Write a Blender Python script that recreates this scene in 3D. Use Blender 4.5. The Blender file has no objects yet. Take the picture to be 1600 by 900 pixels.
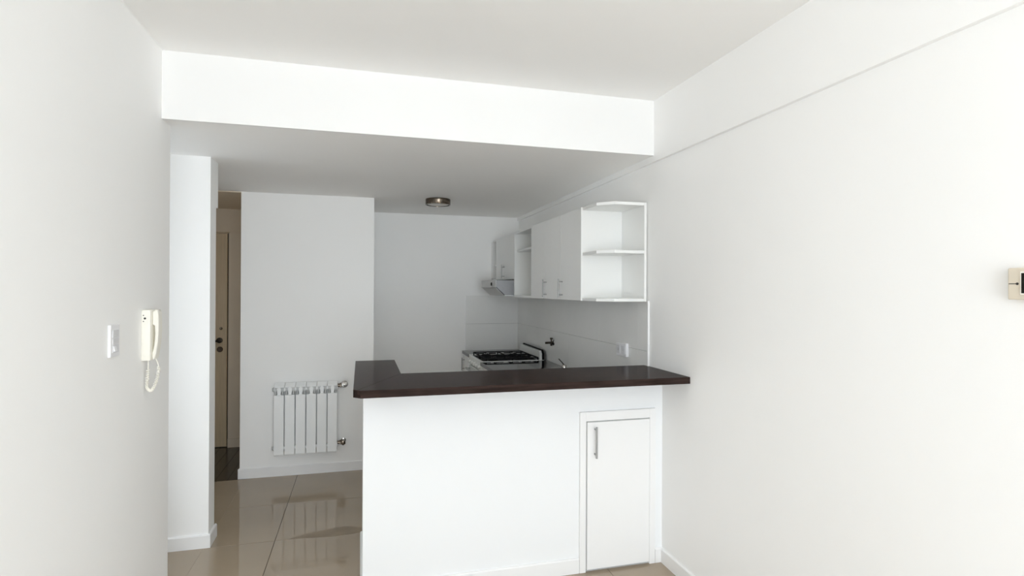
import bpy, bmesh, math, random
from mathutils import Vector, Matrix

random.seed(7)
scene = bpy.context.scene
COL = scene.collection

# ------------------------------------------------------------------ camera
cam_data = bpy.data.cameras.new('camera')
cam = bpy.data.objects.new('camera', cam_data)
COL.objects.link(cam)
F_PX, YAW, PITCH, ROLL = 868.24, 15.175, 0.185, 0.26
cam_data.sensor_fit = 'HORIZONTAL'
cam_data.sensor_width = 36.0
cam_data.lens = F_PX / 1600 * 36.0
cam_data.clip_start = 0.02
a, b, c = map(math.radians, (YAW, PITCH, ROLL))
fw = Vector((math.sin(a) * math.cos(b), math.cos(a) * math.cos(b), math.sin(b)))
rt = Vector((math.cos(a), -math.sin(a), 0))
up = rt.cross(fw)
rt2 = rt * math.cos(c) + up * math.sin(c)
up2 = up * math.cos(c) - rt * math.sin(c)
m = Matrix((rt2, up2, -fw)).transposed().to_4x4()
m.translation = Vector((0, 0, 1.55))
cam.matrix_world = m
scene.camera = cam

# ------------------------------------------------------------------ light and exposure
world = bpy.data.worlds.new('daylight')
scene.world = world
world.use_nodes = True
bg = world.node_tree.nodes['Background']
bg.inputs['Color'].default_value = (0.80, 0.90, 1.0, 1)
bg.inputs['Strength'].default_value = 1.0

win_light = bpy.data.lights.new('window_daylight', 'AREA')
win_light.shape = 'RECTANGLE'
win_light.size = 1.95
win_light.size_y = 2.25
win_light.energy = 104
win_light.color = (0.88, 0.948, 1.0)
wl = bpy.data.objects.new('window_daylight', win_light)
COL.objects.link(wl)
wl.location = (0.48, -2.63, 1.3)
wl.rotation_euler = (math.radians(90), 0, 0)

entry_fill = bpy.data.lights.new('entry_fill_light', 'AREA')  # fill lamp at a guessed, unseen entry window, added to lift the dim kitchen
entry_fill.shape = 'RECTANGLE'
entry_fill.size = 0.5
entry_fill.size_y = 1.5
entry_fill.energy = 7
entry_fill.color = (0.88, 0.948, 1.0)
el = bpy.data.objects.new('entry_fill_light', entry_fill)
COL.objects.link(el)
el.location = (-2.03, 3.37, 1.35)
el.rotation_euler = Vector((1, 0, 0)).to_track_quat('-Z', 'Z').to_euler()

vs = scene.view_settings
vs.view_transform = 'Standard'
vs.look = 'None'
vs.gamma = 1
vs.use_curve_mapping = False
vs.exposure = 0.0
scene.cycles.max_bounces = 32
scene.cycles.diffuse_bounces = 24
scene.cycles.glossy_bounces = 8

# ------------------------------------------------------------------ dimensions (metres, camera above the origin)
XR, XL = 1.669, -0.901            # right and left wall faces
YB, YBACK = 2.922, -2.7           # beam front, wall behind the camera
ZB, ZC = 2.34, 2.66               # kitchen soffit, living ceiling
ZLEDGE = 2.304
YLE = 3.045                       # end of the left wall
YP, XP = 3.692, -0.876            # entry wall stub
YR, XRL, XRR = 4.952, -0.948, 0.105
YK = 5.877                        # kitchen back wall
YH = 6.0                          # hall door wall
YC, XC = 2.852, 0.0128            # half wall under the bar
ZT, ZU = 1.096, 1.061             # bar top
XF = 1.36                         # wall cabinet fronts


# ------------------------------------------------------------------ materials
def mat(name, col, rough=0.5, metal=0.0, noise=0.0, scale=8.0, bump=0.0, bscale=60.0, spec=0.5, coat=0.0, stretch=None):
    mt = bpy.data.materials.new(name)
    mt.use_nodes = True
    nt = mt.node_tree
    bs = nt.nodes['Principled BSDF']
    bs.inputs['Roughness'].default_value = rough
    bs.inputs['Metallic'].default_value = metal
    bs.inputs['Specular IOR Level'].default_value = spec
    bs.inputs['Coat Weight'].default_value = coat
    tc = nt.nodes.new('ShaderNodeTexCoord')
    vec = tc.outputs['Object']
    if stretch:
        mp = nt.nodes.new('ShaderNodeMapping')
        mp.inputs['Scale'].default_value = stretch
        nt.links.new(vec, mp.inputs['Vector'])
        vec = mp.outputs['Vector']
    nz = nt.nodes.new('ShaderNodeTexNoise')
    nz.inputs['Scale'].default_value = scale
    nz.inputs['Detail'].default_value = 4
    nt.links.new(vec, nz.inputs['Vector'])
    rp = nt.nodes.new('ShaderNodeValToRGB')
    rp.color_ramp.elements[0].position = 0.3
    rp.color_ramp.elements[1].position = 0.7
    rp.color_ramp.elements[0].color = tuple(max(0, x * (1 - noise)) for x in col) + (1,)
    rp.color_ramp.elements[1].color = tuple(min(1, x * (1 + noise)) for x in col) + (1,)
    nt.links.new(nz.outputs['Fac'], rp.inputs['Fac'])
    nt.links.new(rp.outputs['Color'], bs.inputs['Base Color'])
    if bump:
        n2 = nt.nodes.new('ShaderNodeTexNoise')
        n2.inputs['Scale'].default_value = bscale
        nt.links.new(vec, n2.inputs['Vector'])
        bp = nt.nodes.new('ShaderNodeBump')
        bp.inputs['Strength'].default_value = bump
        bp.inputs['Distance'].default_value = 0.002
        nt.links.new(n2.outputs['Fac'], bp.inputs['Height'])
        nt.links.new(bp.outputs['Normal'], bs.inputs['Normal'])
    return mt


M = {}
M['paint'] = mat('white_wall_paint', (0.93, 0.93, 0.925), 0.6, noise=0.008, scale=1.5, bump=0.04, bscale=140, spec=0.3)
M['paint_half_wall_dimmed'] = mat('half_wall_white_dimmed', (0.855, 0.868, 0.88), 0.55, noise=0.008, scale=1.5, bump=0.04, bscale=140, spec=0.3)  # wall white darkened and cooled to offset strong window light on the half wall
M['paint_beam_dimmed'] = mat('beam_white_dimmed', (0.875, 0.875, 0.872), 0.6, noise=0.008, scale=1.5, bump=0.04, bscale=140, spec=0.3)  # wall white darkened to keep the window-lit beam front from burning out
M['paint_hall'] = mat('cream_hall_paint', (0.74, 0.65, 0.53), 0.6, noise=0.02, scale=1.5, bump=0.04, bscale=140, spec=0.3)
M['ceiling'] = mat('white_ceiling_paint', (0.93, 0.925, 0.915), 0.7, noise=0.008, scale=1.2, bump=0.04, bscale=120, spec=0.2)
M['trim'] = mat('white_trim_enamel', (0.87, 0.87, 0.87), 0.35, noise=0.005)
M['laminate'] = mat('white_laminate', (0.84, 0.845, 0.835), 0.3, noise=0.006, scale=3)
M['panel_white'] = mat('white_painted_board', (0.86, 0.86, 0.86), 0.4, noise=0.006, scale=3)
M['tile'] = mat('polished_porcelain', (0.365, 0.293, 0.213), 0.014, noise=0.05, scale=2.2, bump=0.0, spec=0.55)
M['grout'] = mat('brown_grout', (0.13, 0.105, 0.085), 0.85, noise=0.15, scale=30)
M['splash'] = mat('pale_grey_wall_tile', (0.82, 0.82, 0.805), 0.28, noise=0.02, scale=4)
M['splash_grout'] = mat('grey_tile_joint', (0.33, 0.33, 0.32), 0.9, noise=0.05)
M['bar_wood'] = mat('dark_stained_wood', (0.036, 0.024, 0.021), 0.12, noise=0.35, scale=7, bump=0.03, bscale=30, stretch=(1.0, 14, 14), spec=0.005)
M['bar_wood_y'] = mat('dark_stained_wood_crosswise', (0.036, 0.024, 0.021), 0.12, noise=0.35, scale=7, bump=0.03, bscale=30, stretch=(14, 1.0, 14), spec=0.005)
M['hall_wood'] = mat('dark_hall_wood', (0.03, 0.019, 0.010), 0.2, noise=0.3, scale=5, stretch=(12, 1, 12))
M['door_wood'] = mat('tan_door_wood', (0.62, 0.50, 0.34), 0.4, noise=0.07, scale=5, stretch=(14, 14, 1))
M['chrome'] = mat('chrome', (0.50, 0.49, 0.47), 0.12, 1.0, noise=0.02)
M['steel'] = mat('brushed_steel', (0.26, 0.26, 0.265), 0.42, 1.0, noise=0.04, scale=20, stretch=(1, 1, 20))
M['steel_light'] = mat('satin_steel', (0.46, 0.46, 0.455), 0.45, 1.0, noise=0.03, scale=20)
M['hood_grey'] = mat('silver_grey_paint', (0.58, 0.58, 0.575), 0.4, noise=0.02, scale=12)
M['handle'] = mat('dull_steel', (0.40, 0.40, 0.395), 0.5, 0.7, noise=0.03, scale=20)
M['nickel'] = mat('brushed_nickel', (0.15, 0.122, 0.095), 0.17, 1.0, noise=0.04, scale=20)
M['gap'] = mat('painted_gap_shade', (0.10, 0.075, 0.05), 0.8, noise=0.1)  # shade of the door gap, put into the colour
M['diffuser'] = mat('frosted_glass', (0.74, 0.72, 0.68), 0.45, noise=0.02)
M['dark_metal'] = mat('dark_bronze', (0.05, 0.04, 0.03), 0.35, 0.8, noise=0.1)
M['black'] = mat('black_enamel', (0.012, 0.012, 0.012), 0.45, noise=0.1, spec=0.03)
M['cast_iron'] = mat('cast_iron', (0.014, 0.014, 0.014), 0.6, noise=0.2, scale=40, spec=0.1)
M['enamel'] = mat('white_enamel', (0.80, 0.81, 0.79), 0.22, noise=0.01)
M['granite'] = mat('black_granite', (0.016, 0.016, 0.016), 0.06, noise=0.5, scale=120, spec=0.35)
M['radiator'] = mat('white_radiator_enamel', (0.92, 0.935, 0.94), 0.3, noise=0.006)
M['radiator_core'] = mat('grey_radiator_core', (0.45, 0.46, 0.46), 0.5, noise=0.03)
M['cream'] = mat('cream_plastic', (0.88, 0.86, 0.79), 0.4, noise=0.006)
M['cream_dark'] = mat('beige_plastic', (0.68, 0.61, 0.50), 0.45, noise=0.02, scale=25)
M['plastic'] = mat('white_plastic', (0.84, 0.84, 0.86), 0.35, noise=0.005)
M['plastic_grey'] = mat('pale_grey_plastic', (0.70, 0.70, 0.72), 0.4, noise=0.005)
M['ink'] = mat('dark_ink', (0.03, 0.03, 0.03), 0.6, noise=0.05)
M['screen'] = mat('dark_screen', (0.015, 0.015, 0.011), 0.25, noise=0.05, spec=0.15)
M['patch'] = mat('dull_brown_patch', (0.29, 0.225, 0.155), 0.42, noise=0.12, scale=9, spec=0.35)
g = bpy.data.materials.new('window_glass')
g.use_nodes = True
nt = g.node_tree
nt.nodes.clear()
out = nt.nodes.new('ShaderNodeOutputMaterial')
mx = nt.nodes.new('ShaderNodeMixShader')
mx.inputs[0].default_value = 0.08
tr = nt.nodes.new('ShaderNodeBsdfTransparent')
gl = nt.nodes.new('ShaderNodeBsdfGlossy')
gl.inputs['Roughness'].default_value = 0.02
nt.links.new(tr.outputs[0], mx.inputs[1])
nt.links.new(gl.outputs[0], mx.inputs[2])
nt.links.new(mx.outputs[0], out.inputs[0])
M['glass'] = g


# ------------------------------------------------------------------ mesh helpers
def wloc(o):
    v = Vector((0, 0, 0))
    while o is not None:
        v += o.location
        o = o.parent
    return v


class MB:
    """collects shapes in world coordinates; build() links them as ONE mesh object"""

    def __init__(self):
        self.bm = bmesh.new()

    def _merge(self, t):
        me = bpy.data.meshes.new('tmp')
        t.to_mesh(me)
        t.free()
        self.bm.from_mesh(me)
        bpy.data.meshes.remove(me)

    def box(self, x0, x1, y0, y1, z0, z1, bev=0.0, seg=1):
        t = bmesh.new()
        bmesh.ops.create_cube(t, size=1)
        for v in t.verts:
            v.co = Vector(((x0 + x1) / 2 + v.co.x * (x1 - x0), (y0 + y1) / 2 + v.co.y * (y1 - y0), (z0 + z1) / 2 + v.co.z * (z1 - z0)))
        if bev:
            bmesh.ops.bevel(t, geom=t.edges[:], offset=bev, segments=seg, affect='EDGES', profile=0.5)
        self._merge(t)
        return self

    def prism(self, pts, axis, lo, hi, bev=0.0):
        """pts: 2D outline in the two other axes (order x,y,z without axis), extruded lo..hi along axis"""
        t = bmesh.new()

        def mk(p, h):
            l = [p[0], p[1]]
            l.insert(axis, h)
            return t.verts.new(l)
        A = [mk(p, lo) for p in pts]
        Bv = [mk(p, hi) for p in pts]
        n = len(pts)
        t.faces.new(A)
        t.faces.new(list(reversed(Bv)))
        for i in range(n):
            t.faces.new((A[i], Bv[i], Bv[(i + 1) % n], A[(i + 1) % n]))
        bmesh.ops.recalc_face_normals(t, faces=t.faces[:])
        if bev:
            bmesh.ops.bevel(t, geom=t.edges[:], offset=bev, segments=1, affect='EDGES', profile=0.5)
        self._merge(t)
        return self

    def cyl(self, p0, p1, r0, r1=None, n=20, bev=0.0):
        if r1 is None:
            r1 = r0
        p0, p1 = Vector(p0), Vector(p1)
        d = p1 - p0
        t = bmesh.new()
        bmesh.ops.create_cone(t, cap_ends=True, segments=n, radius1=r0, radius2=r1, depth=d.length)
        if bev:
            es = [e for e in t.edges if abs(e.verts[0].co.z - e.verts[1].co.z) < 1e-6]
            bmesh.ops.bevel(t, geom=es, offset=bev, segments=2, affect='EDGES', profile=0.5)
        q = d.to_track_quat('Z', 'Y').to_matrix().to_4x4()
        q.translation = (p0 + p1) / 2
        bmesh.ops.transform(t, matrix=q, verts=t.verts[:])
        self._merge(t)
        return self

    def lathe(self, origin, prof, n=40, axis=(0, 0, 1)):
        """prof: list of (radius, height)"""
        t = bmesh.new()
        rings = []
        for r, h in prof:
            if r < 1e-6:
                rings.append([t.verts.new((0, 0, h))])
            else:
                rings.append([t.verts.new((r * math.cos(2 * math.pi * i / n), r * math.sin(2 * math.pi * i / n), h)) for i in range(n)])
        for A, Bv in zip(rings, rings[1:]):
            for i in range(n):
                j = (i + 1) % n
                if len(A) == 1:
                    t.faces.new((A[0], Bv[i], Bv[j]))
                elif len(Bv) == 1:
                    t.faces.new((A[i], A[j], Bv[0]))
                else:
                    t.faces.new((A[i], A[j], Bv[j], Bv[i]))
        bmesh.ops.recalc_face_normals(t, faces=t.faces[:])
        q = Vector(axis).to_track_quat('Z', 'Y').to_matrix().to_4x4()
        q.translation = Vector(origin)
        bmesh.ops.transform(t, matrix=q, verts=t.verts[:])
        self._merge(t)
        return self

    def tube(self, pts, r, n=10):
        pts = [Vector(p) for p in pts]
        t = bmesh.new()
        rings = []
        nrm = None
        for i, p in enumerate(pts):
            d = (pts[min(i + 1, len(pts) - 1)] - pts[max(i - 1, 0)]).normalized()
            if nrm is None:
                nrm = d.orthogonal().normalized()
            nrm = (nrm - d * nrm.dot(d)).normalized()
            bn = d.cross(nrm)
            rr = r[i] if isinstance(r, (list, tuple)) else r
            rings.append([t.verts.new(p + (nrm * math.cos(2 * math.pi * k / n) + bn * math.sin(2 * math.pi * k / n)) * rr) for k in range(n)])
        for A, Bv in zip(rings, rings[1:]):
            for k in range(n):
                t.faces.new((A[k], A[(k + 1) % n], Bv[(k + 1) % n], Bv[k]))
        t.faces.new(list(reversed(rings[0])))
        t.faces.new(rings[-1])
        bmesh.ops.recalc_face_normals(t, faces=t.faces[:])
        self._merge(t)
        return self

    def build(self, name, material, parent=None, smooth=False, origin=None, **props):
        o_w = wloc(parent) if parent is not None else Vector(origin or (0, 0, 0))
        me = bpy.data.meshes.new(name)
        for v in self.bm.verts:
            v.co -= o_w
        self.bm.to_mesh(me)
        self.bm.free()
        me.materials.append(material)
        if smooth:
            me.polygons.foreach_set('use_smooth', [True] * len(me.polygons))
            me.set_sharp_from_angle(angle=math.radians(40))
        o = bpy.data.objects.new(name, me)
        COL.objects.link(o)
        if parent is not None:
            o.parent = parent
        else:
            o.location = o_w
        for k, v in props.items():
            o[k] = v
        return o


def thing(name, label, cat, loc, group=None):
    o = bpy.data.objects.new(name, None)
    o.empty_display_size = 0.1
    COL.objects.link(o)
    o.location = loc
    o['label'] = label
    o['category'] = cat
    if group:
        o['group'] = group
    return o


def struct(name, mb, material, **kw):
    return mb.build(name, material, kind='structure', **kw)


def smooth_path(ctrl, steps=8):
    P = [Vector(p) for p in ctrl]
    P = [P[0] * 2 - P[1]] + P + [P[-1] * 2 - P[-2]]
    o = []
    for i in range(1, len(P) - 2):
        for s in range(steps):
            t = s / steps
            p0, p1, p2, p3 = P[i - 1:i + 3]
            o.append(0.5 * ((2 * p1) + (p2 - p0) * t + (2 * p0 - 5 * p1 + 4 * p2 - p3) * t * t + (3 * p1 - p0 - 3 * p2 + p3) * t ** 3))
    o.append(P[-2])
    return o


# ------------------------------------------------------------------ shell
XO = -2.05                       # left side of the entry and hall
floor = struct('floor', MB().box(XO, XR, YBACK, YH, -0.12, -0.009), M['grout'])

# polished 61 cm floor tiles, joints where the photograph shows them
TS, JT = 0.6115, 0.0028
mesh_cache = {}


def slab(w, d, h, key, material, bev=0.0008):
    k = (round(w, 4), round(d, 4), round(h, 4), key)
    if k not in mesh_cache:
        b_ = MB().box(-w / 2, w / 2, -d / 2, d / 2, -h, 0, bev)
        me = bpy.data.meshes.new(key)
        b_.bm.to_mesh(me)
        b_.bm.free()
        me.materials.append(material)
        mesh_cache[k] = me
    return mesh_cache[k]


def lay(name, me, parent, loc, rot=None):
    o = bpy.data.objects.new(name, me)
    COL.objects.link(o)
    o.parent = parent
    o.location = Vector(loc) - wloc(parent)
    if rot:
        o.rotation_euler = rot
    return o


regions = [(XL, XR, YBACK, YK), (XO, XL, YLE - 0.1, YR - 0.02)]
Y0J = 3.682
for rx0, rx1, ry0, ry1 in regions:
    i0, i1 = math.floor((rx0 + 0.505) / TS), math.ceil((rx1 + 0.505) / TS)
    j0, j1 = math.floor((ry0 - Y0J) / TS), math.ceil((ry1 - Y0J) / TS)
    for i in range(i0, i1):
        for j in range(j0, j1):
            x0, x1 = -0.505 + i * TS, -0.505 + (i + 1) * TS
            y0, y1 = Y0J + j * TS, Y0J + (j + 1) * TS
            gx0, gx1 = max(x0 + JT / 2, rx0), min(x1 - JT / 2, rx1)
            gy0, gy1 = max(y0 + JT / 2, ry0), min(y1 - JT / 2, ry1)
            if gx1 - gx0 < 0.01 or gy1 - gy0 < 0.01:
                continue
            lay('tile', slab(gx1 - gx0, gy1 - gy0, 0.0095, 'tile', M['tile']), floor, ((gx0 + gx1) / 2, (gy0 + gy1) / 2, 0))
# dark boards of the hall
pw = 0.092
x = XO
while x < XRL - 0.001:
    x1 = min(x + pw, XRL)
    lay('plank', slab(x1 - x - 0.0015, YH - (YR - 0.018), 0.0095, 'plank', M['hall_wood']), floor, ((x + x1) / 2, (YH + YR - 0.018) / 2, 0))
    x = x1

struct('ceiling', MB().box(XL - 0.12, XR + 0.13, YBACK - 0.15, YB + 0.05, ZC, ZC + 0.14), M['ceiling'])
struct('trim_1', MB().box(XL - 0.001, XR - 0.0005, YB, YB + 0.02, ZB, ZC + 0.001), M['paint_beam_dimmed'])
struct('ceiling_kitchen', MB().box(XO - 0.12, XR + 0.13, YB + 0.02, YH + 0.12, ZB, ZC + 0.14), M['ceiling'])
wall_right = struct('wall_right', MB().box(XR, XR + 0.13, YBACK - 0.15, YH + 0.12, -0.12, ZC), M['paint'])
struct('trim_2', MB().box(XR - 0.020, XR, YBACK, YK, ZLEDGE, ZC), M['paint'])
struct('wall_left', MB().box(XL - 0.12, XL, YBACK, YLE, -0.12, ZC), M['paint'])
struct('wall_entry', MB().box(XO, XL - 0.12, YLE - 0.1, YLE, -0.12, ZB), M['paint'])
NY0, NY1, NZ0, NZ1 = 3.09, 3.65, 0.55, 2.15
struct('wall_far_left', MB().box(XO - 0.12, XO, YLE - 0.1, NY0, -0.12, ZB).box(XO - 0.12, XO, NY1, YH + 0.12, -0.12, ZB)
       .box(XO - 0.12, XO, NY0, NY1, -0.12, NZ0).box(XO - 0.12, XO, NY0, NY1, NZ1, ZB), M['paint'])
struct('wall_stub', MB().box(XO, XP, YP, 3.825, 0, 2.055).box(XO, XP, YP, 3.87, 2.055, ZB), M['paint'])
struct('wall_radiator', MB().box(XRL, XRR, YR, YK, 0, ZB), M['paint'])
wall_back = struct('wall_back', MB().box(XRL, XR, YK, YK + 0.12, -0.12, ZB), M['paint'])
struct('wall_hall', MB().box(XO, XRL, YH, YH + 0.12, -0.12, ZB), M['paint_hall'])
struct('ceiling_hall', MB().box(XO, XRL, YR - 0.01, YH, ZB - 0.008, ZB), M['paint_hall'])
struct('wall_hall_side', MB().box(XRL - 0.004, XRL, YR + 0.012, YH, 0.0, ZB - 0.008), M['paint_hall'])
ARM_END = 3.5
struct('wall_bar', MB().box(XC, XR, YC, YC + 0.14, 0, ZU), M['paint_half_wall_dimmed'])
struct('wall_bar_return', MB().box(XC, XC + 0.14, YC + 0.14, ARM_END, 0, ZU), M['paint_half_wall_dimmed'])

# wall behind the camera with the big balcony window that lights the room
WX0, WX1, WZ0, WZ1 = -0.52, 1.48, 0.1, 2.5
struct('wall_window', MB().box(XL - 0.12, WX0, YBACK - 0.15, YBACK, -0.12, ZC).box(WX1, XR, YBACK - 0.15, YBACK, -0.12, ZC)
       .box(WX0, WX1, YBACK - 0.15, YBACK, -0.12, WZ0).box(WX0, WX1, YBACK - 0.15, YBACK, WZ1, ZC), M['paint'])
fr = MB()
fr.box(WX0, WX0 + 0.05, YBACK - 0.11, YBACK - 0.04, WZ0, WZ1).box(WX1 - 0.05, WX1, YBACK - 0.11, YBACK - 0.04, WZ0, WZ1)
fr.box(WX0, WX1, YBACK - 0.11, YBACK - 0.04, WZ0, WZ0 + 0.05).box(WX0, WX1, YBACK - 0.11, YBACK - 0.04, WZ1 - 0.05, WZ1)
xm = (WX0 + WX1) / 2
fr.box(xm - 0.035, xm + 0.035, YBACK - 0.11, YBACK - 0.04, WZ0, WZ1)
window = struct('window_1', fr, M['trim'])
MB().box(WX0 + 0.05, xm - 0.035, YBACK - 0.08, YBACK - 0.074, WZ0 + 0.05, WZ1 - 0.05).build('pane', M['glass'], window)
MB().box(xm + 0.035, WX1 - 0.05, YBACK - 0.08, YBACK - 0.074, WZ0 + 0.05, WZ1 - 0.05).build('pane', M['glass'], window)

f2 = MB().box(XO - 0.09, XO - 0.04, NY0, NY0 + 0.035, NZ0, NZ1).box(XO - 0.09, XO - 0.04, NY1 - 0.035, NY1, NZ0, NZ1)
f2.box(XO - 0.09, XO - 0.04, NY0, NY1, NZ0, NZ0 + 0.035).box(XO - 0.09, XO - 0.04, NY0, NY1, NZ1 - 0.035, NZ1)
added_window = struct('added_entry_window', f2, M['trim'])  # unseen entry window, a guess added to bring light into the kitchen
MB().box(XO - 0.068, XO - 0.062, NY0 + 0.035, NY1 - 0.035, NZ0 + 0.035, NZ1 - 0.035).build('pane', M['glass'], added_window)

# baseboards: 8 cm, with a small chamfer on the upper front edge
def baseboard(name, p0, p1, nrm, h=0.08, t=0.012):
    p0, p1, nrm = Vector(p0 + (0,)), Vector(p1 + (0,)), Vector(nrm + (0,))
    prof = [(0, 0), (t, 0), (t, h - 0.007), (t - 0.005, h), (0, h)]
    mb = MB()
    A = [mb.bm.verts.new(p0 + nrm * u + Vector((0, 0, w))) for u, w in prof]
    Bv = [mb.bm.verts.new(p1 + nrm * u + Vector((0, 0, w))) for u, w in prof]
    mb.bm.faces.new(A)
    mb.bm.faces.new(list(reversed(Bv)))
    for i in range(5):
        mb.bm.faces.new((A[i], Bv[i], Bv[(i + 1) % 5], A[(i + 1) % 5]))
    bmesh.ops.recalc_face_normals(mb.bm, faces=mb.bm.faces[:])
    return struct(name, mb, M['trim'])


baseboard('baseboard_right', (XR, YBACK), (XR, YC - 0.012), (-1, 0))
baseboard('baseboard_left', (XL, YBACK), (XL, YLE), (1, 0))
baseboard('baseboard_left_end', (XL - 0.12, YLE), (XL + 0.012, YLE), (0, 1))
baseboard('baseboard_stub', (XO, YP), (XP + 0.012, YP), (0, -1))
baseboard('baseboard_stub_side', (XP, YP), (XP, 3.845), (1, 0))
baseboard('baseboard_radiator', (XRL - 0.012, YR), (XRR, YR), (0, -1))
baseboard('baseboard_radiator_side', (XRL, YR), (XRL, YH), (-1, 0))
baseboard('baseboard_back', (XRR, YK), (1.06, YK), (0, -1))
baseboard('baseboard_bar', (XC - 0.012, YC), (1.158, YC), (0, -1), h=0.082)
baseboard('baseboard_bar_end', (1.622, YC), (XR, YC), (0, -1), h=0.082)
baseboard('baseboard_bar_side', (XC, YC), (XC, ARM_END), (-1, 0))

# ------------------------------------------------------------------ hall door
DX = -1.265
door = struct('door_1', MB().box(-1.95, DX, YH - 0.030, YH, 0.008, 2.085, 0.002), M['door_wood'])
jm = MB().box(DX + 0.015, XRL - 0.012, YH - 0.042, YH, 0.085, 2.095).box(DX + 0.015, XRL - 0.012, YH - 0.05, YH, 0, 0.085)
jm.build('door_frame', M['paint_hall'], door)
MB().box(DX, DX + 0.015, YH - 0.004, YH, 0.0, 2.094).build('door_gap_shade', M['gap'], door)  # dark strip painting the shade in the gap beside the door leaf
MB().box(-1.95, DX + 0.015, YH - 0.012, YH, 2.094, 2.104).build('head_rail', M['door_wood'], door)
MB().cyl((-1.328, YH - 0.052, 1.045), (-1.328, YH - 0.028, 1.045), 0.027, bev=0.003).build('handle_rose', M['dark_metal'], door, smooth=True)
MB().cyl((-1.328, YH - 0.075, 1.045), (-1.328, YH - 0.05, 1.045), 0.011).cyl((-1.32, YH - 0.075, 1.043), (-1.455, YH - 0.075, 1.035), 0.010, 0.008).build('lever_handle', M['dark_metal'], door, smooth=True)
MB().lathe((-1.326, YH - 0.030, 0.957), [(0.001, 0.018), (0.011, 0.018), (0.011, 0.012), (0.024, 0.012), (0.027, 0.008), (0.027, 0)], axis=(0, -1, 0)).build('lock_rose', M['nickel'], door, smooth=True)
MB().lathe((-1.318, YH - 0.030, 1.16), [(0.001, 0.008), (0.012, 0.007), (0.015, 0)], n=16, axis=(0, -1, 0)).build('peephole', M['nickel'], door, smooth=True)

# ------------------------------------------------------------------ backsplash tiles (pieces of the two walls)
ZS0, ZS1, ZSJ = 0.90, 1.487, 1.183
JS = 0.0022
MB().box(1.077, XR, YK - 0.0035, YK, ZS0, ZS1).build('tile_joint_bed', M['splash_grout'], wall_back)
MB().box(XR - 0.0035, XR, 3.006, YK - 0.0035, ZS0, ZS1).build('tile_joint_bed', M['splash_grout'], wall_right)
for z0, z1 in ((ZS0, ZSJ - JS / 2), (ZSJ + JS / 2, ZS1)):
    MB().box(1.083, XR - 0.009, YK - 0.008, YK - 0.003, z0, z1, 0.0006).build('wall_tile', M['splash'], wall_back)
    edges = [3.012, 3.13, 3.73, 4.33, 4.934, 5.53, YK - 0.003]
    for e0, e1 in zip(edges, edges[1:]):
        MB().box(XR - 0.008, XR - 0.003, e0 + JS / 4, e1 - JS / 4, z0, z1, 0.0006).build('wall_tile', M['splash'], wall_right)
MB().box(XR - 0.011, XR, 3.0, 3.012, ZS0, ZS1, 0.002).build('tile_edge_strip', M['trim'], wall_right)
MB().box(1.074, 1.083, YK - 0.010, YK, ZS0, ZS1, 0.002).build('tile_edge_strip', M['trim'], wall_back)

# ------------------------------------------------------------------ bar top: two mitred boards
bar = thing('bar_top', 'dark stained wooden L-shaped bar top on the white half wall', 'bar top', (0.8, 2.8, ZU))
fl, chy, ix, iy = -0.033, 2.603, 0.209, 3.05
FY = 2.570
cm = (-0.0165, (FY + chy) / 2)
MB().prism([(0.0, FY), (XR - 0.0005, FY), (XR - 0.0005, iy), (ix, iy), cm], 2, ZU, ZT, 0.0012).build('front_board', M['bar_wood'], bar)
MB().prism([cm, (ix, iy), (ix, 3.648), (fl, 3.648), (fl, chy)], 2, ZU, ZT, 0.0012).build('return_board', M['bar_wood_y'], bar)


# ------------------------------------------------------------------ handles
def bar_handle(parent, base, out, length, r=0.005, stand=0.028, inset=0.022, material=None):
    """vertical bar handle; base: centre on the door face, out: unit vector away from it"""
    base, out_ = Vector(base), Vector(out)
    c0 = base + out_ * stand
    mb = MB().cyl(c0 - Vector((0, 0, length / 2)), c0 + Vector((0, 0, length / 2)), r, n=14)
    for s in (-1, 1):
        p = base + Vector((0, 0, s * (length / 2 - inset)))
        mb.cyl(p, p + out_ * stand, r * 0.85, n=12)
    return mb.build('handle', material or M['handle'], parent, smooth=True, label='satin steel bar handle')


# ------------------------------------------------------------------ storage cupboard let into the half wall
cup = thing('storage_cupboard', 'small white cupboard with bar handle built into half wall under bar', 'cupboard', (1.39, YC, 0))
CF = YC - 0.014
MB().box(1.160, 1.196, CF, YC, 0.0, 0.880, 0.001).box(1.584, 1.619, CF, YC, 0.0, 0.880, 0.001).box(1.196, 1.584, CF, YC, 0.829, 0.880, 0.001).build('frame', M['panel_white'], cup)
MB().box(1.196, 1.584, YC - 0.0025, YC, 0.002, 0.829).build('recess', M['radiator_core'], cup)
cd = MB().box(1.2025, 1.5825, CF - 0.001, YC - 0.0025, 0.014, 0.8225, 0.001).build('door', M['panel_white'], cup)
bar_handle(cd, (1.246, CF - 0.001, 0.716), (0, -1, 0), 0.172, r=0.0055, stand=0.028, inset=0.018)

# ------------------------------------------------------------------ wall cabinets
Z0, Z1, TH = 1.482, 2.08, 0.018
WX = XR - 0.0085                  # cabinets stand against the tiled wall line
es = thing('corner_shelf', 'open white end shelf with clipped front corner and two compartments', 'shelf', (1.5, 3.17, Z0))
YE0, YE1 = 3.022, 3.322
MB().box(WX - 0.016, WX, YE0, YE1, Z0, Z1, 0.001).build('back_panel', M['laminate'], es)
MB().box(XF - 0.002, WX, YE1, YE1 + TH, Z0, Z1 - 0.0005, 0.001).build('side_panel', M['laminate'], es)
outl = [(XF + 0.008, YE1), (XF + 0.012, 3.112), (1.452, YE0 + 0.004), (WX - 0.016, YE0 + 0.002), (WX - 0.016, YE1)]
for z in (Z0, 1.772, Z1 - TH):
    MB().prism(outl, 2, z, z + TH, 0.001).build('shelf', M['laminate'], es)

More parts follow.
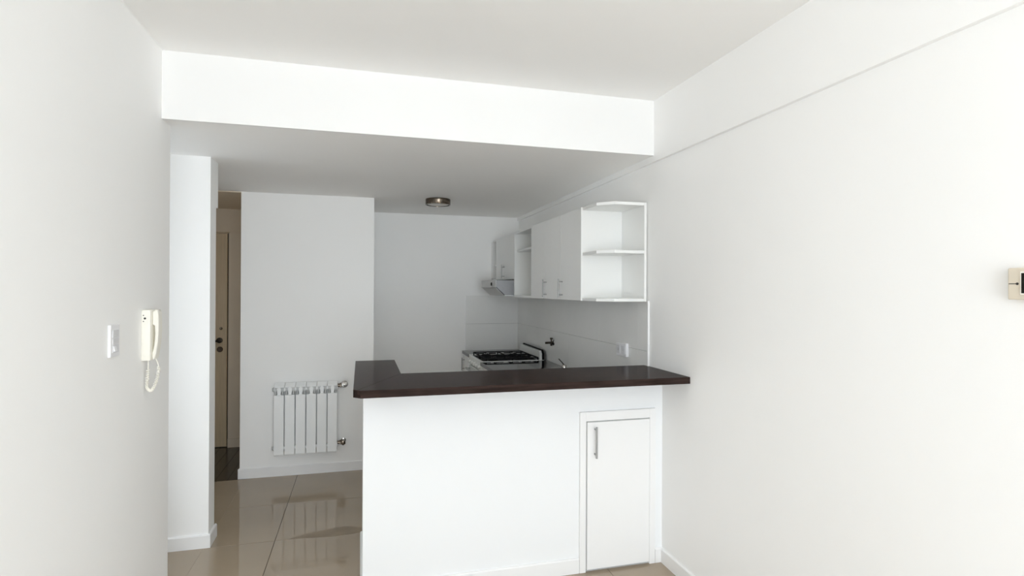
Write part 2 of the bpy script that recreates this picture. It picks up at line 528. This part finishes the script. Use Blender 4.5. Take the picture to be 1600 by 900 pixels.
wc = thing('wall_cabinet', 'white wall cabinet with three flat doors beside open end shelf', 'cabinet', (1.5, 3.87, Z0))
CY0, CY1 = YE1 + TH, 4.41
MB().box(XF + 0.018, WX, CY0, CY1, Z0, Z0 + TH).box(XF + 0.018, WX, CY0, CY1, Z1 - TH, Z1).box(WX - 0.008, WX, CY0, CY1, Z0 + TH, Z1 - TH).box(XF + 0.018, WX - 0.008, CY0, CY0 + 0.003, Z0 + TH, Z1 - TH).build('carcass', M['laminate'], wc)
MB().box(XF, WX, CY1 - TH, CY1, Z0, Z1, 0.001).build('side_panel', M['laminate'], wc)
ds = [CY0, 3.70, 4.048, CY1 - TH]
for k, (d0, d1) in enumerate(zip(ds, ds[1:])):
    d = MB().box(XF, XF + 0.017, d0 + 0.0015, d1 - 0.0015, Z0 + 0.001, Z1 - 0.001, 0.0012).build('door', M['laminate'], wc)
    if k < 2:
        bar_handle(d, (XF, d1 - 0.036, 1.563), (-1, 0, 0), 0.135, r=0.005, stand=0.03)

oc = thing('open_cabinet', 'open white wall cabinet with one high shelf beside the range hood', 'cabinet', (1.5, 4.67, Z0))
OY0, OY1 = CY1, 4.945
MB().box(XF, WX, OY0, OY1 - TH, Z0, Z0 + TH, 0.001).build('bottom_panel', M['laminate'], oc)
MB().box(XF, WX, OY0, OY1 - TH, Z1 - TH, Z1, 0.001).build('top_panel', M['laminate'], oc)
MB().box(WX - 0.008, WX, OY0, OY1 - TH, Z0 + TH, Z1 - TH).build('back_panel', M['laminate'], oc)
MB().box(XF + 0.02, WX - 0.008, OY0, OY1 - TH, 1.898, 1.898 + 0.016, 0.001).build('shelf', M['laminate'], oc)
MB().box(XF, WX, OY1 - TH, OY1, Z0, Z1, 0.001).build('side_panel', M['laminate'], oc)

hc = thing('hood_cabinet', 'short white wall cabinet mounted above the steel range hood', 'cabinet', (1.5, 5.3, 1.648))
HY0, HY1, HYE, HZ = OY1 + 0.001, 5.64, YK - 0.001, 1.648
MB().box(XF + 0.018, WX, HY0, HYE, HZ, HZ + TH).box(XF + 0.018, WX, HY0, HYE, Z1 - TH, Z1).box(WX - 0.008, WX, HY0, HYE, HZ + TH, Z1 - TH).build('carcass', M['laminate'], hc)
MB().box(XF + 0.001, WX - 0.008, HY1, HY1 + TH, HZ + TH, Z1 - TH).build('divider', M['laminate'], hc)
MB().box(XF, WX - 0.008, HYE - 0.09, HYE, HZ + TH, Z1 - TH).build('side_panel', M['laminate'], hc)
MB().box(XF + 0.02, WX - 0.008, HY1 + TH, HYE - 0.09, 1.80, 1.816).build('shelf', M['laminate'], hc)
d = MB().box(XF, XF + 0.017, HY0 + 0.001, HY1, HZ + 0.001, Z1 - 0.001, 0.0012).build('door', M['laminate'], hc)
bar_handle(d, (XF, 5.30, 1.728), (-1, 0, 0), 0.135, r=0.005, stand=0.03)

# ------------------------------------------------------------------ range hood
hood = thing('range_hood', 'grey steel range hood under the short wall cabinet', 'range hood', (1.45, 5.26, 1.5))
GX, GY0, GY1 = 1.187, 4.952, 5.57
MB().prism([(GX + 0.006, 1.640), (GX + 0.006, 1.574), (1.272, 1.503), (WX, 1.503), (WX, 1.640)], 1, GY0, GY1, 0.003).build('body', M['steel'], hood)
MB().box(GX, GX + 0.008, GY0 - 0.002, GY1, 1.570, 1.641, 0.001).build('front_panel', M['hood_grey'], hood)
MB().cyl((GX - 0.007, 5.11, 1.603), (GX + 0.001, 5.11, 1.603), 0.016, n=16, bev=0.002).build('button', M['black'], hood, smooth=True)
MB().prism([(GX + 0.012, 1.5685), (GX + 0.009, 1.565), (1.267, 1.4985), (1.270, 1.502)], 1, GY0 + 0.02, GY1 - 0.02).build('filter_panel', M['hood_grey'], hood)
MB().box(1.272, WX, GY0 + 0.004, GY1 - 0.004, 1.494, 1.503).build('bottom_plate', M['steel_light'], hood)

# ------------------------------------------------------------------ stove
SX, SY0, SY1, SZ = 1.045, 4.882, 5.49, 0.898
st = thing('stove', 'white gas stove with black pan supports in the kitchen corner', 'stove', (1.33, 5.18, 0))
MB().box(SX + 0.03, 1.625, SY0 + 0.001, SY1 - 0.001, 0.05, SZ - 0.045).build('body', M['enamel'], st)
MB().box(SX + 0.06, 1.6, SY0 + 0.03, SY1 - 0.03, 0.0, 0.05).build('plinth', M['black'], st)
ct = MB()
ct.box(SX, 1.640, SY0, SY0 + 0.022, SZ - 0.03, SZ + 0.006, 0.003).box(SX, 1.640, SY1 - 0.022, SY1, SZ - 0.03, SZ + 0.006, 0.003)
ct.box(SX, SX + 0.022, SY0 + 0.02, SY1 - 0.02, SZ - 0.03, SZ + 0.006, 0.003).box(1.6, 1.640, SY0 + 0.02, SY1 - 0.02, SZ - 0.03, SZ + 0.006, 0.003)
ct.build('cooktop_rim', M['enamel'], st)
MB().box(SX + 0.02, 1.602, SY0 + 0.02, SY1 - 0.02, SZ - 0.028, SZ - 0.006).build('cooktop', M['black'], st)
cp = MB().prism([(SX - 0.002, SZ - 0.002), (SX + 0.031, SZ - 0.002), (SX + 0.031, 0.81), (SX + 0.006, 0.81)], 1, SY0 + 0.002, SY1 - 0.002, 0.002).build('control_panel', M['enamel'], st)
for k in range(5):
    yk = SY0 + 0.09 + k * 0.107
    MB().cyl((SX + 0.005, yk, 0.845), (SX - 0.022, yk, 0.847), 0.019, 0.016, n=18, bev=0.002).build('knob', M['enamel'], cp, smooth=True)
od = MB().box(SX + 0.002, SX + 0.031, SY0 + 0.004, SY1 - 0.004, 0.20, 0.80, 0.003).build('oven_door', M['enamel'], st)
oh = MB().cyl((SX - 0.034, SY0 + 0.03, 0.77), (SX - 0.034, SY1 - 0.03, 0.77), 0.010, n=14)
for yy in (SY0 + 0.06, SY1 - 0.06):
    oh.cyl((SX + 0.004, yy, 0.77), (SX - 0.034, yy, 0.77), 0.008, n=12)
oh.build('oven_handle', M['steel_light'], od, smooth=True)
MB().box(SX + 0.0, SX + 0.003, SY0 + 0.09, SY1 - 0.09, 0.34, 0.66).build('oven_window', M['screen'], od)
MB().box(SX + 0.002, SX + 0.031, SY0 + 0.004, SY1 - 0.004, 0.06, 0.19, 0.003).build('warming_drawer', M['enamel'], st)
for bx_, by_, br in ((1.19, 5.03, 0.036), (1.19, 5.34, 0.048), (1.46, 5.03, 0.048), (1.46, 5.34, 0.036)):
    MB().lathe((bx_, by_, SZ - 0.006), [(br + 0.012, 0), (br + 0.01, 0.006), (br, 0.008), (br, 0.018), (br - 0.006, 0.022), (0.0, 0.022)], n=28).build('burner', M['cast_iron'], st, smooth=True)
for gy in (5.035, 5.335):
    gr = MB()
    gx0, gx1, h0, h1 = SX + 0.04, 1.585, SZ + 0.020, SZ + 0.030
    for yy in (gy - 0.135, gy + 0.135):
        gr.box(gx0, gx1, yy - 0.005, yy + 0.005, h0, h1)
    for xx in (gx0 + 0.005, (gx0 + gx1) / 2, gx1 - 0.005):
        gr.box(xx - 0.005, xx + 0.005, gy - 0.135, gy + 0.135, h0, h1)
        for yy in (gy - 0.135, gy + 0.135):
            gr.box(xx - 0.005, xx + 0.005, yy - 0.005, yy + 0.005, SZ - 0.006, h0)
    for cx in (1.19, 1.46):
        gr.box(cx - 0.095, cx - 0.025, gy - 0.004, gy + 0.004, h0, h1 + 0.002).box(cx + 0.025, cx + 0.095, gy - 0.004, gy + 0.004, h0, h1 + 0.002)
        gr.box(cx - 0.004, cx + 0.004, gy - 0.13, gy - 0.028, h0, h1 + 0.002).box(cx - 0.004, cx + 0.004, gy + 0.028, gy + 0.13, h0, h1 + 0.002)
    gr.build('pan_support', M['cast_iron'], st)
# back guard: pale panel with a black band that rounds the upper corner
gp = [(SY0 + 0.004, SZ + 0.006), (SY0 + 0.004, SZ + 0.06), (SY0 + 0.03, SZ + 0.088), (SY1 + 0.03, SZ + 0.094), (SY1 + 0.03, SZ + 0.006)]
MB().prism(gp, 0, 1.592, 1.616, 0.001).build('back_guard', M['enamel'], st)
gp2 = [(SY0 - 0.006, SZ + 0.006), (SY0 - 0.006, SZ + 0.066), (SY0 + 0.026, SZ + 0.098), (SY1 + 0.03, SZ + 0.103), (SY1 + 0.03, SZ + 0.006)]
MB().prism(gp2, 0, 1.6165, 1.634, 0.001).build('guard_back_plate', M['black'], st)

# ------------------------------------------------------------------ granite worktop, base cabinets, sink and tap
GZ0, GZ1, GXF = 0.87, 0.90, 1.032
YW0 = YC + 0.141
wt = thing('worktop', 'polished black granite worktop between stove and half wall', 'worktop', (1.35, 4.0, GZ0))
sx0, sx1, sy0, sy1 = 1.16, 1.53, 3.75, 4.25
mb = MB()
mb.box(GXF, sx0, YW0, SY0 - 0.002, GZ0, GZ1).box(sx1, WX, YW0, SY0 - 0.002, GZ0, GZ1)
mb.box(sx0, sx1, YW0, sy0, GZ0, GZ1).box(sx0, sx1, sy1, SY0 - 0.002, GZ0, GZ1)
mb.build('slab', M['granite'], wt)
wf = MB().box(GXF + 0.01, WX, SY1 + 0.002, YK - 0.011, GZ0, GZ1, 0.001).build('worktop', M['granite'], origin=(1.35, 5.68, GZ0))
wf['label'] = 'narrow black granite strip between stove and kitchen back wall'
wf['category'] = 'worktop'
wf['group'] = 'granite worktops'
wt['group'] = 'granite worktops'


def base_cab(y0, y1, label, nd):
    t = thing('base_cabinet', label, 'cabinet', (1.37, (y0 + y1) / 2, 0))
    X0 = GXF + 0.03
    body = MB().box(X0 + 0.018, WX, y0, y0 + TH, 0.10, GZ0).box(X0 + 0.018, WX, y1 - TH, y1, 0.10, GZ0).box(X0 + 0.018, WX, y0 + TH, y1 - TH, 0.10, 0.118).box(WX - 0.01, WX, y0 + TH, y1 - TH, 0.118, GZ0)
    body.build('carcass', M['laminate'], t)
    MB().box(X0 + 0.06, WX, y0, y1, 0.0, 0.10).build('plinth', M['panel_white'], t)
    w = (y1 - y0) / nd
    for k in range(nd):
        d_ = MB().box(X0, X0 + 0.017, y0 + k * w + 0.0015, y0 + (k + 1) * w - 0.0015, 0.105, GZ0 - 0.004, 0.0012).build('door', M['laminate'], t)
        if w > 0.3:
            bar_handle(d_, (X0, y0 + k * w + (0.04 if k % 2 else w - 0.04), 0.76), (-1, 0, 0), 0.135)


base_cab(YW0, SY0 - 0.003, 'white base cabinets under the black granite worktop and sink', 4)
base_cab(SY1 + 0.003, YK - 0.012, 'narrow white base cabinet between stove and kitchen back wall', 1)

sk = thing('kitchen_sink', 'stainless steel sink set into black granite behind bar', 'sink', (1.345, 4.0, 0.72))
s = MB()
t_ = 0.002
s.box(sx0 + 0.001, sx1 - 0.001, sy0 + 0.001, sy1 - 0.001, 0.72, 0.722)
s.box(sx0 + 0.001, sx0 + 0.003, sy0 + 0.001, sy1 - 0.001, 0.722, GZ1 + 0.001).box(sx1 - 0.003, sx1 - 0.001, sy0 + 0.001, sy1 - 0.001, 0.722, GZ1 + 0.001)
s.box(sx0 + 0.003, sx1 - 0.003, sy0 + 0.001, sy0 + 0.003, 0.722, GZ1 + 0.001).box(sx0 + 0.003, sx1 - 0.003, sy1 - 0.003, sy1 - 0.001, 0.722, GZ1 + 0.001)
s.build('basin', M['steel_light'], sk)
MB().lathe((1.345, 4.0, 0.722), [(0.0, 0.002), (0.025, 0.002), (0.03, 0.004), (0.04, 0.003), (0.042, 0)], n=24).build('drain', M['chrome'], sk, smooth=True)

fa = thing('faucet', 'short chrome mixer tap with thin lever behind the bar', 'faucet', (1.585, 4.22, GZ1))
MB().lathe((1.585, 4.22, GZ1), [(0.028, 0), (0.028, 0.006), (0.021, 0.010), (0.021, 0.040), (0.017, 0.046), (0.0, 0.046)], n=24).build('body', M['chrome'], fa, smooth=True)
MB().tube(smooth_path([(1.572, 4.215, GZ1 + 0.02), (1.53, 4.19, GZ1 + 0.026), (1.46, 4.15, GZ1 + 0.028), (1.40, 4.11, GZ1 + 0.024), (1.385, 4.10, GZ1 + 0.012)], 6), 0.009).build('spout', M['chrome'], fa, smooth=True)
MB().tube([(1.585, 4.225, GZ1 + 0.044), (1.590, 4.29, GZ1 + 0.058), (1.594, 4.37, GZ1 + 0.074)], [0.005, 0.004, 0.0045]).build('lever', M['dark_metal'], fa, smooth=True)

va = thing('wall_tap', 'small dark metal stop tap on the grey tiled wall', 'tap', (XR - 0.008, 4.70, 1.08))
MB().lathe((XR - 0.008, 4.70, 1.080), [(0.0, 0.008), (0.015, 0.008), (0.026, 0.003), (0.027, 0)], n=24, axis=(-1, 0, 0)).build('flange', M['chrome'], va, smooth=True)
MB().cyl((XR - 0.014, 4.70, 1.08), (XR - 0.085, 4.70, 1.078), 0.011, 0.009, n=16).build('spindle', M['dark_metal'], va, smooth=True)
MB().cyl((XR - 0.028, 4.70, 1.085), (XR - 0.028, 4.70, 1.112), 0.007, n=12).cyl((XR - 0.028, 4.70, 1.108), (XR - 0.028, 4.70, 1.124), 0.013, n=16, bev=0.003).cyl((XR - 0.028, 4.70, 1.078), (XR - 0.028, 4.70, 1.052), 0.012, 0.009, n=14).build('cross_handle', M['dark_metal'], va, smooth=True)

# ------------------------------------------------------------------ electrical plates
ou = thing('power_outlet', 'white power outlet box on the grey tiles above the bar', 'outlet', (XR - 0.008, 3.325, 1.165))
OX = XR - 0.008
MB().box(OX - 0.020, OX, 3.252, 3.392, 1.120, 1.207, 0.003, 2).build('plate', M['plastic'], ou)
for yy in (3.287, 3.357):
    s_ = MB().box(OX - 0.0235, OX - 0.0195, yy - 0.024, yy + 0.024, 1.138, 1.190, 0.001).build('socket_module', M['plastic_grey'], ou)
    MB().box(OX - 0.0242, OX - 0.0233, yy - 0.010, yy - 0.006, 1.155, 1.173).box(OX - 0.0242, OX - 0.0233, yy + 0.006, yy + 0.010, 1.155, 1.173).build('slot', M['radiator_core'], s_)

sw = thing('light_switch', 'white wall switch plate with three modules left of the intercom', 'light switch', (XL, 2.405, 1.355))
sw['label'] = 'white wall switch plate with three modules beside the intercom handset'
MB().box(XL, XL + 0.010, 2.366, 2.446, 1.292, 1.412, 0.002, 2).build('plate', M['plastic'], sw)
MB().box(XL + 0.0095, XL + 0.0125, 2.380, 2.432, 1.364, 1.392, 0.0008).build('switch_module', M['plastic_grey'], sw)
MB().box(XL + 0.0095, XL + 0.0125, 2.380, 2.432, 1.339, 1.361, 0.0008).build('switch_module', M['plastic_grey'], sw)
rk = MB().box(XL + 0.0095, XL + 0.0125, 2.380, 2.432, 1.308, 1.336, 0.0008).build('switch_module', M['plastic_grey'], sw)
MB().prism([(XL + 0.012, 1.312), (XL + 0.018, 1.314), (XL + 0.0135, 1.333), (XL + 0.012, 1.333)], 1, 2.384, 2.404).build('rocker', M['plastic'], rk)

# ------------------------------------------------------------------ intercom handset
IY0, IY1, IZ0, IZ1 = 2.69, 2.785, 1.240, 1.457
ic = thing('intercom_phone', 'cream wall intercom handset with coiled cord on left wall', 'intercom', (XL, 2.735, IZ0))
ic['label'] = 'cream wall intercom with handset and looped coiled cord'
body = MB().box(XL, XL + 0.034, IY0, IY1, IZ0, IZ1, 0.004, 2).build('body', M['cream'], ic, smooth=True)
for dz, r_ in ((0.181, 0.0045), (0.194, 0.0022), (0.168, 0.0022)):
    MB().cyl((XL + 0.0135 if r_ > 0.003 else XL + 0.008, IY0 + 0.001, IZ0 + dz), (XL + 0.0135 if r_ > 0.003 else XL + 0.008, IY0 - 0.0008, IZ0 + dz), r_, n=12).build('sound_hole', M['ink'], body)
# curved handset seen from its side, ear piece and mouth piece resting on the body
xo = XL + 0.034
side = [(xo + 0.0014, IZ0 + 0.004), (xo + 0.0101, IZ0 + 0.003), (xo + 0.0158, IZ0 + 0.03), (xo + 0.0216, IZ0 + 0.075), (xo + 0.0245, IZ0 + 0.125), (xo + 0.0245, IZ0 + 0.17), (xo + 0.0223, IZ0 + 0.205), (xo + 0.0180, IZ0 + 0.218), (xo + 0.0101, IZ0 + 0.218), (xo + 0.0090, IZ0 + 0.212), (xo + 0.0014, IZ0 + 0.209),
        (xo + 0.0014, IZ0 + 0.152), (xo + 0.0094, IZ0 + 0.150), (xo + 0.0115, IZ0 + 0.115), (xo + 0.0086, IZ0 + 0.07), (xo + 0.0029, IZ0 + 0.037), (xo + 0.0007, IZ0 + 0.034)]
MB().prism(side, 1, IY0 + 0.02, IY0 + 0.068, 0.0025).build('handset', M['cream'], ic, smooth=True)
path = smooth_path([(XL + 0.018, IY0 + 0.03, IZ0 + 0.002), (XL + 0.017, IY0 + 0.03, IZ0 - 0.035), (XL + 0.014, IY0 + 0.03, IZ0 - 0.085), (XL + 0.013, IY0 + 0.03, IZ0 - 0.118), (XL + 0.026, IY0 + 0.032, IZ0 - 0.132), (XL + 0.038, IY0 + 0.034, IZ0 - 0.118), (XL + 0.051, IY0 + 0.036, IZ0 - 0.075), (XL + 0.055, IY0 + 0.038, IZ0 - 0.035), (XL + 0.049, IY0 + 0.04, IZ0 - 0.010), (XL + 0.042, IY0 + 0.04, IZ0 + 0.006)], 30)
coil = []
for i, p in enumerate(path):
    f_ = i / (len(path) - 1)
    amp = 0.0052 if 0.12 < f_ < 0.80 else 0.0
    if i in (0, len(path) - 1):
        amp = 0
    d_ = (path[min(i + 1, len(path) - 1)] - path[max(i - 1, 0)]).normalized()
    n1 = Vector((0, 1, 0))
    n2 = d_.cross(n1).normalized()
    ang = i * 1.15
    coil.append(p + (n1 * math.cos(ang) + n2 * math.sin(ang)) * amp)
MB().tube(coil, 0.0023, 6).build('coiled_cord', M['cream'], ic, smooth=True)

# ------------------------------------------------------------------ thermostat
TY1, TZ0, TZ1 = 1.071, 1.530, 1.613
tmx = XR - 0.026
th = thing('thermostat', 'beige wall thermostat', 'thermostat', (XR, 1.006, TZ0))
th['label'] = 'beige plastic wall thermostat with dark screen'
MB().box(tmx, XR, TY1 - 0.13, TY1, TZ0, TZ1, 0.003, 2).build('case', M['cream_dark'], th)
sc = MB().box(tmx - 0.002, tmx + 0.001, TY1 - 0.112, TY1 - 0.0295, TZ0 + 0.013, TZ1 - 0.010, 0.0008).build('screen_bezel', M['cream'], th)
MB().box(tmx - 0.0026, tmx - 0.0015, TY1 - 0.1085, TY1 - 0.033, TZ0 + 0.017, TZ1 - 0.014).build('screen', M['screen'], sc)
mk = MB().box(tmx - 0.0006, tmx + 0.001, TY1 - 0.021, TY1 - 0.003, 1.5705, 1.5725)
mk.cyl((tmx - 0.0006, TY1 - 0.0225, 1.5715), (tmx + 0.001, TY1 - 0.0225, 1.5715), 0.0034, n=14)
mk.build('printed_mark', M['ink'], th)

# ------------------------------------------------------------------ ceiling lamp
cl = thing('ceiling_lamp', 'round flush ceiling lamp with brushed nickel ring', 'lamp', (0.645, 4.87, ZB))
MB().lathe((0.645, 4.87, ZB), [(0.106, 0.0), (0.109, -0.002), (0.109, -0.048), (0.107, -0.051), (0.099, -0.051), (0.098, -0.045), (0.098, -0.002), (0.106, 0.0)], n=64).build('ring', M['nickel'], cl, smooth=True)
MB().lathe((0.645, 4.87, ZB), [(0.097, -0.004), (0.097, -0.040), (0.09, -0.047), (0.06, -0.051), (0.0, -0.053)], n=48).build('diffuser', M['diffuser'], cl, smooth=True)
MB().lathe((0.645, 4.87, ZB), [(0.0, 0.0), (0.09, 0.0), (0.09, -0.004), (0.0, -0.004)], n=32).build('ceiling_plate', M['steel_light'], cl)

# ------------------------------------------------------------------ radiator, six cast sections
ra = thing('radiator', 'white six-section wall radiator with chrome valves', 'radiator', (-0.435, YR - 0.05, 0.187))
RX0, RX1, RZ0, RZ1 = -0.683, -0.186, 0.190, 0.775
RF, RB = YR - 0.100, YR - 0.025
n_s = 6
pwid = (RX1 - RX0) / n_s


def section():
    """one section around x = 0, back to front along y"""
    h = pwid / 2
    s = MB()
    # front plate, its upper end rolled back a little
    s.prism([(RF, RZ0 + 0.012), (RF + 0.006, RZ0), (RF + 0.012, RZ0), (RF + 0.012, 0.683), (RF + 0.003, 0.683), (RF, 0.678)], 0, -h + 0.0044, h - 0.0044, 0.001)
    # core behind the plate
    s.box(-0.014, 0.014, RF + 0.010, RB, RZ0 + 0.01, 0.74)
    # side fins
    for sx in (-1, 1):
        s.box(sx * 0.026 - 0.0012, sx * 0.026 + 0.0012, RF + 0.012, RB - 0.01, RZ0 + 0.03, 0.735)
    # nose of the core between plate and cap
    s.prism([(RF + 0.004, 0.684), (RF + 0.03, 0.684), (RF + 0.03, 0.752), (RF + 0.014, 0.752)], 0, -0.006, 0.006)
    # sloped upper cap
    s.prism([(RF + 0.013, 0.742), (RF + 0.015, 0.750), (RB - 0.015, RZ1), (RB, RZ1), (RB, RZ1 - 0.010), (RB - 0.016, RZ1 - 0.012), (RF + 0.022, 0.744)], 0, -h + 0.003, h - 0.003, 0.001)
    # hub joining neighbours at both ends
    s.cyl((-h, (RF + RB) / 2, 0.725), (h, (RF + RB) / 2, 0.725), 0.019, n=16)
    s.cyl((-h, (RF + RB) / 2, 0.245), (h, (RF + RB) / 2, 0.245), 0.019, n=16)
    # rear plate
    s.box(-h + 0.006, h - 0.006, RB - 0.003, RB, RZ0 + 0.02, RZ1 - 0.012)
    return s


s0 = section()
sm = bpy.data.meshes.new('radiator_section')
sw_ = wloc(ra)
for v in s0.bm.verts:
    v.co -= Vector((0, sw_.y, sw_.z))
s0.bm.to_mesh(sm)
s0.bm.free()
sm.materials.append(M['radiator'])
g0 = MB()
for sx in (-1, 1):
    for q in (0.013, 0.022, 0.031):
        g0.prism([(RF + 0.008, 0.688), (RF + 0.03, 0.688), (RF + 0.03, 0.744), (RF + 0.018, 0.744)], 0, sx * q - 0.0016, sx * q + 0.0016)
g0.box(-pwid / 2 + 0.004, pwid / 2 - 0.004, RF + 0.03, RF + 0.032, 0.684, 0.745)
gm = bpy.data.meshes.new('vent_grille')
for v in g0.bm.verts:
    v.co -= Vector((0, sw_.y, sw_.z))
g0.bm.to_mesh(gm)
g0.bm.free()
gm.materials.append(M['radiator_core'])
for k in range(n_s):
    o = bpy.data.objects.new('section', sm)
    COL.objects.link(o)
    o.parent = ra
    o.location = (RX0 + (k + 0.5) * pwid - sw_.x, 0, 0)
    go = bpy.data.objects.new('vent_grille', gm)
    COL.objects.link(go)
    go.parent = o
ym = (RF + RB) / 2
for z in (0.725, 0.245):
    MB().lathe((RX0, ym, z), [(0.021, 0), (0.021, 0.004), (0.015, 0.006), (0.015, 0.013), (0.0, 0.013)], n=18, axis=(-1, 0, 0)).build('end_plug', M['radiator_core'], ra, smooth=True)


def valve(z, tilt):
    v = MB()
    v.cyl((RX1, ym, z), (RX1 + 0.022, ym, z), 0.015, n=18)
    v.cyl((RX1 + 0.018, ym, z), (RX1 + 0.034, ym, z), 0.019, n=6)
    v.cyl((RX1 + 0.045, ym - 0.006, z), (RX1 + 0.045, YR - 0.004, z), 0.012, n=18)
    vo = v.build('valve', M['nickel'], ra, smooth=True)
    MB().lathe((RX1 + 0.045, YR, z), [(0.022, 0), (0.020, 0.006), (0.012, 0.008)], n=24, axis=(0, -1, 0)).build('wall_flange', M['chrome'], vo, smooth=True)
    if tilt:
        k = MB().cyl((RX1 + 0.045, ym, z), (RX1 + 0.052, ym - 0.022, z + 0.008), 0.016, 0.017, n=20, bev=0.002)
        k.cyl((RX1 + 0.052, ym - 0.020, z + 0.008), (RX1 + 0.059, ym - 0.048, z + 0.016), 0.029, 0.026, n=20, bev=0.003)
        k.build('valve_head', M['chrome'], vo, smooth=True)
    else:
        MB().cyl((RX1 + 0.045, ym, z), (RX1 + 0.046, ym - 0.030, z), 0.023, 0.020, n=6, bev=0.002).build('valve_cap', M['nickel'], vo, smooth=True)


valve(0.742, True)
valve(0.262, False)

# ------------------------------------------------------------------ dull brown patch on the polished floor next to the bar
sp = smooth_path([(-0.412, 3.692, 0), (-0.33, 3.735, 0), (-0.247, 3.760, 0), (-0.16, 3.785, 0), (-0.09, 3.797, 0), (-0.03, 3.765, 0), (0.06, 3.735, 0), (0.15, 3.725, 0)], 6)
low = smooth_path([(0.15, 3.668, 0), (0.02, 3.672, 0), (-0.125, 3.655, 0), (-0.277, 3.665, 0), (-0.40, 3.686, 0)], 6)
so = MB().prism([(p.x, p.y) for p in sp + low], 2, 0.0, 0.0006).build('floor_patch', M['patch'], origin=(-0.13, 3.72, 0))
so['label'] = 'dull brown pointed patch on glossy floor tile beside the bar'
so['category'] = 'patch'
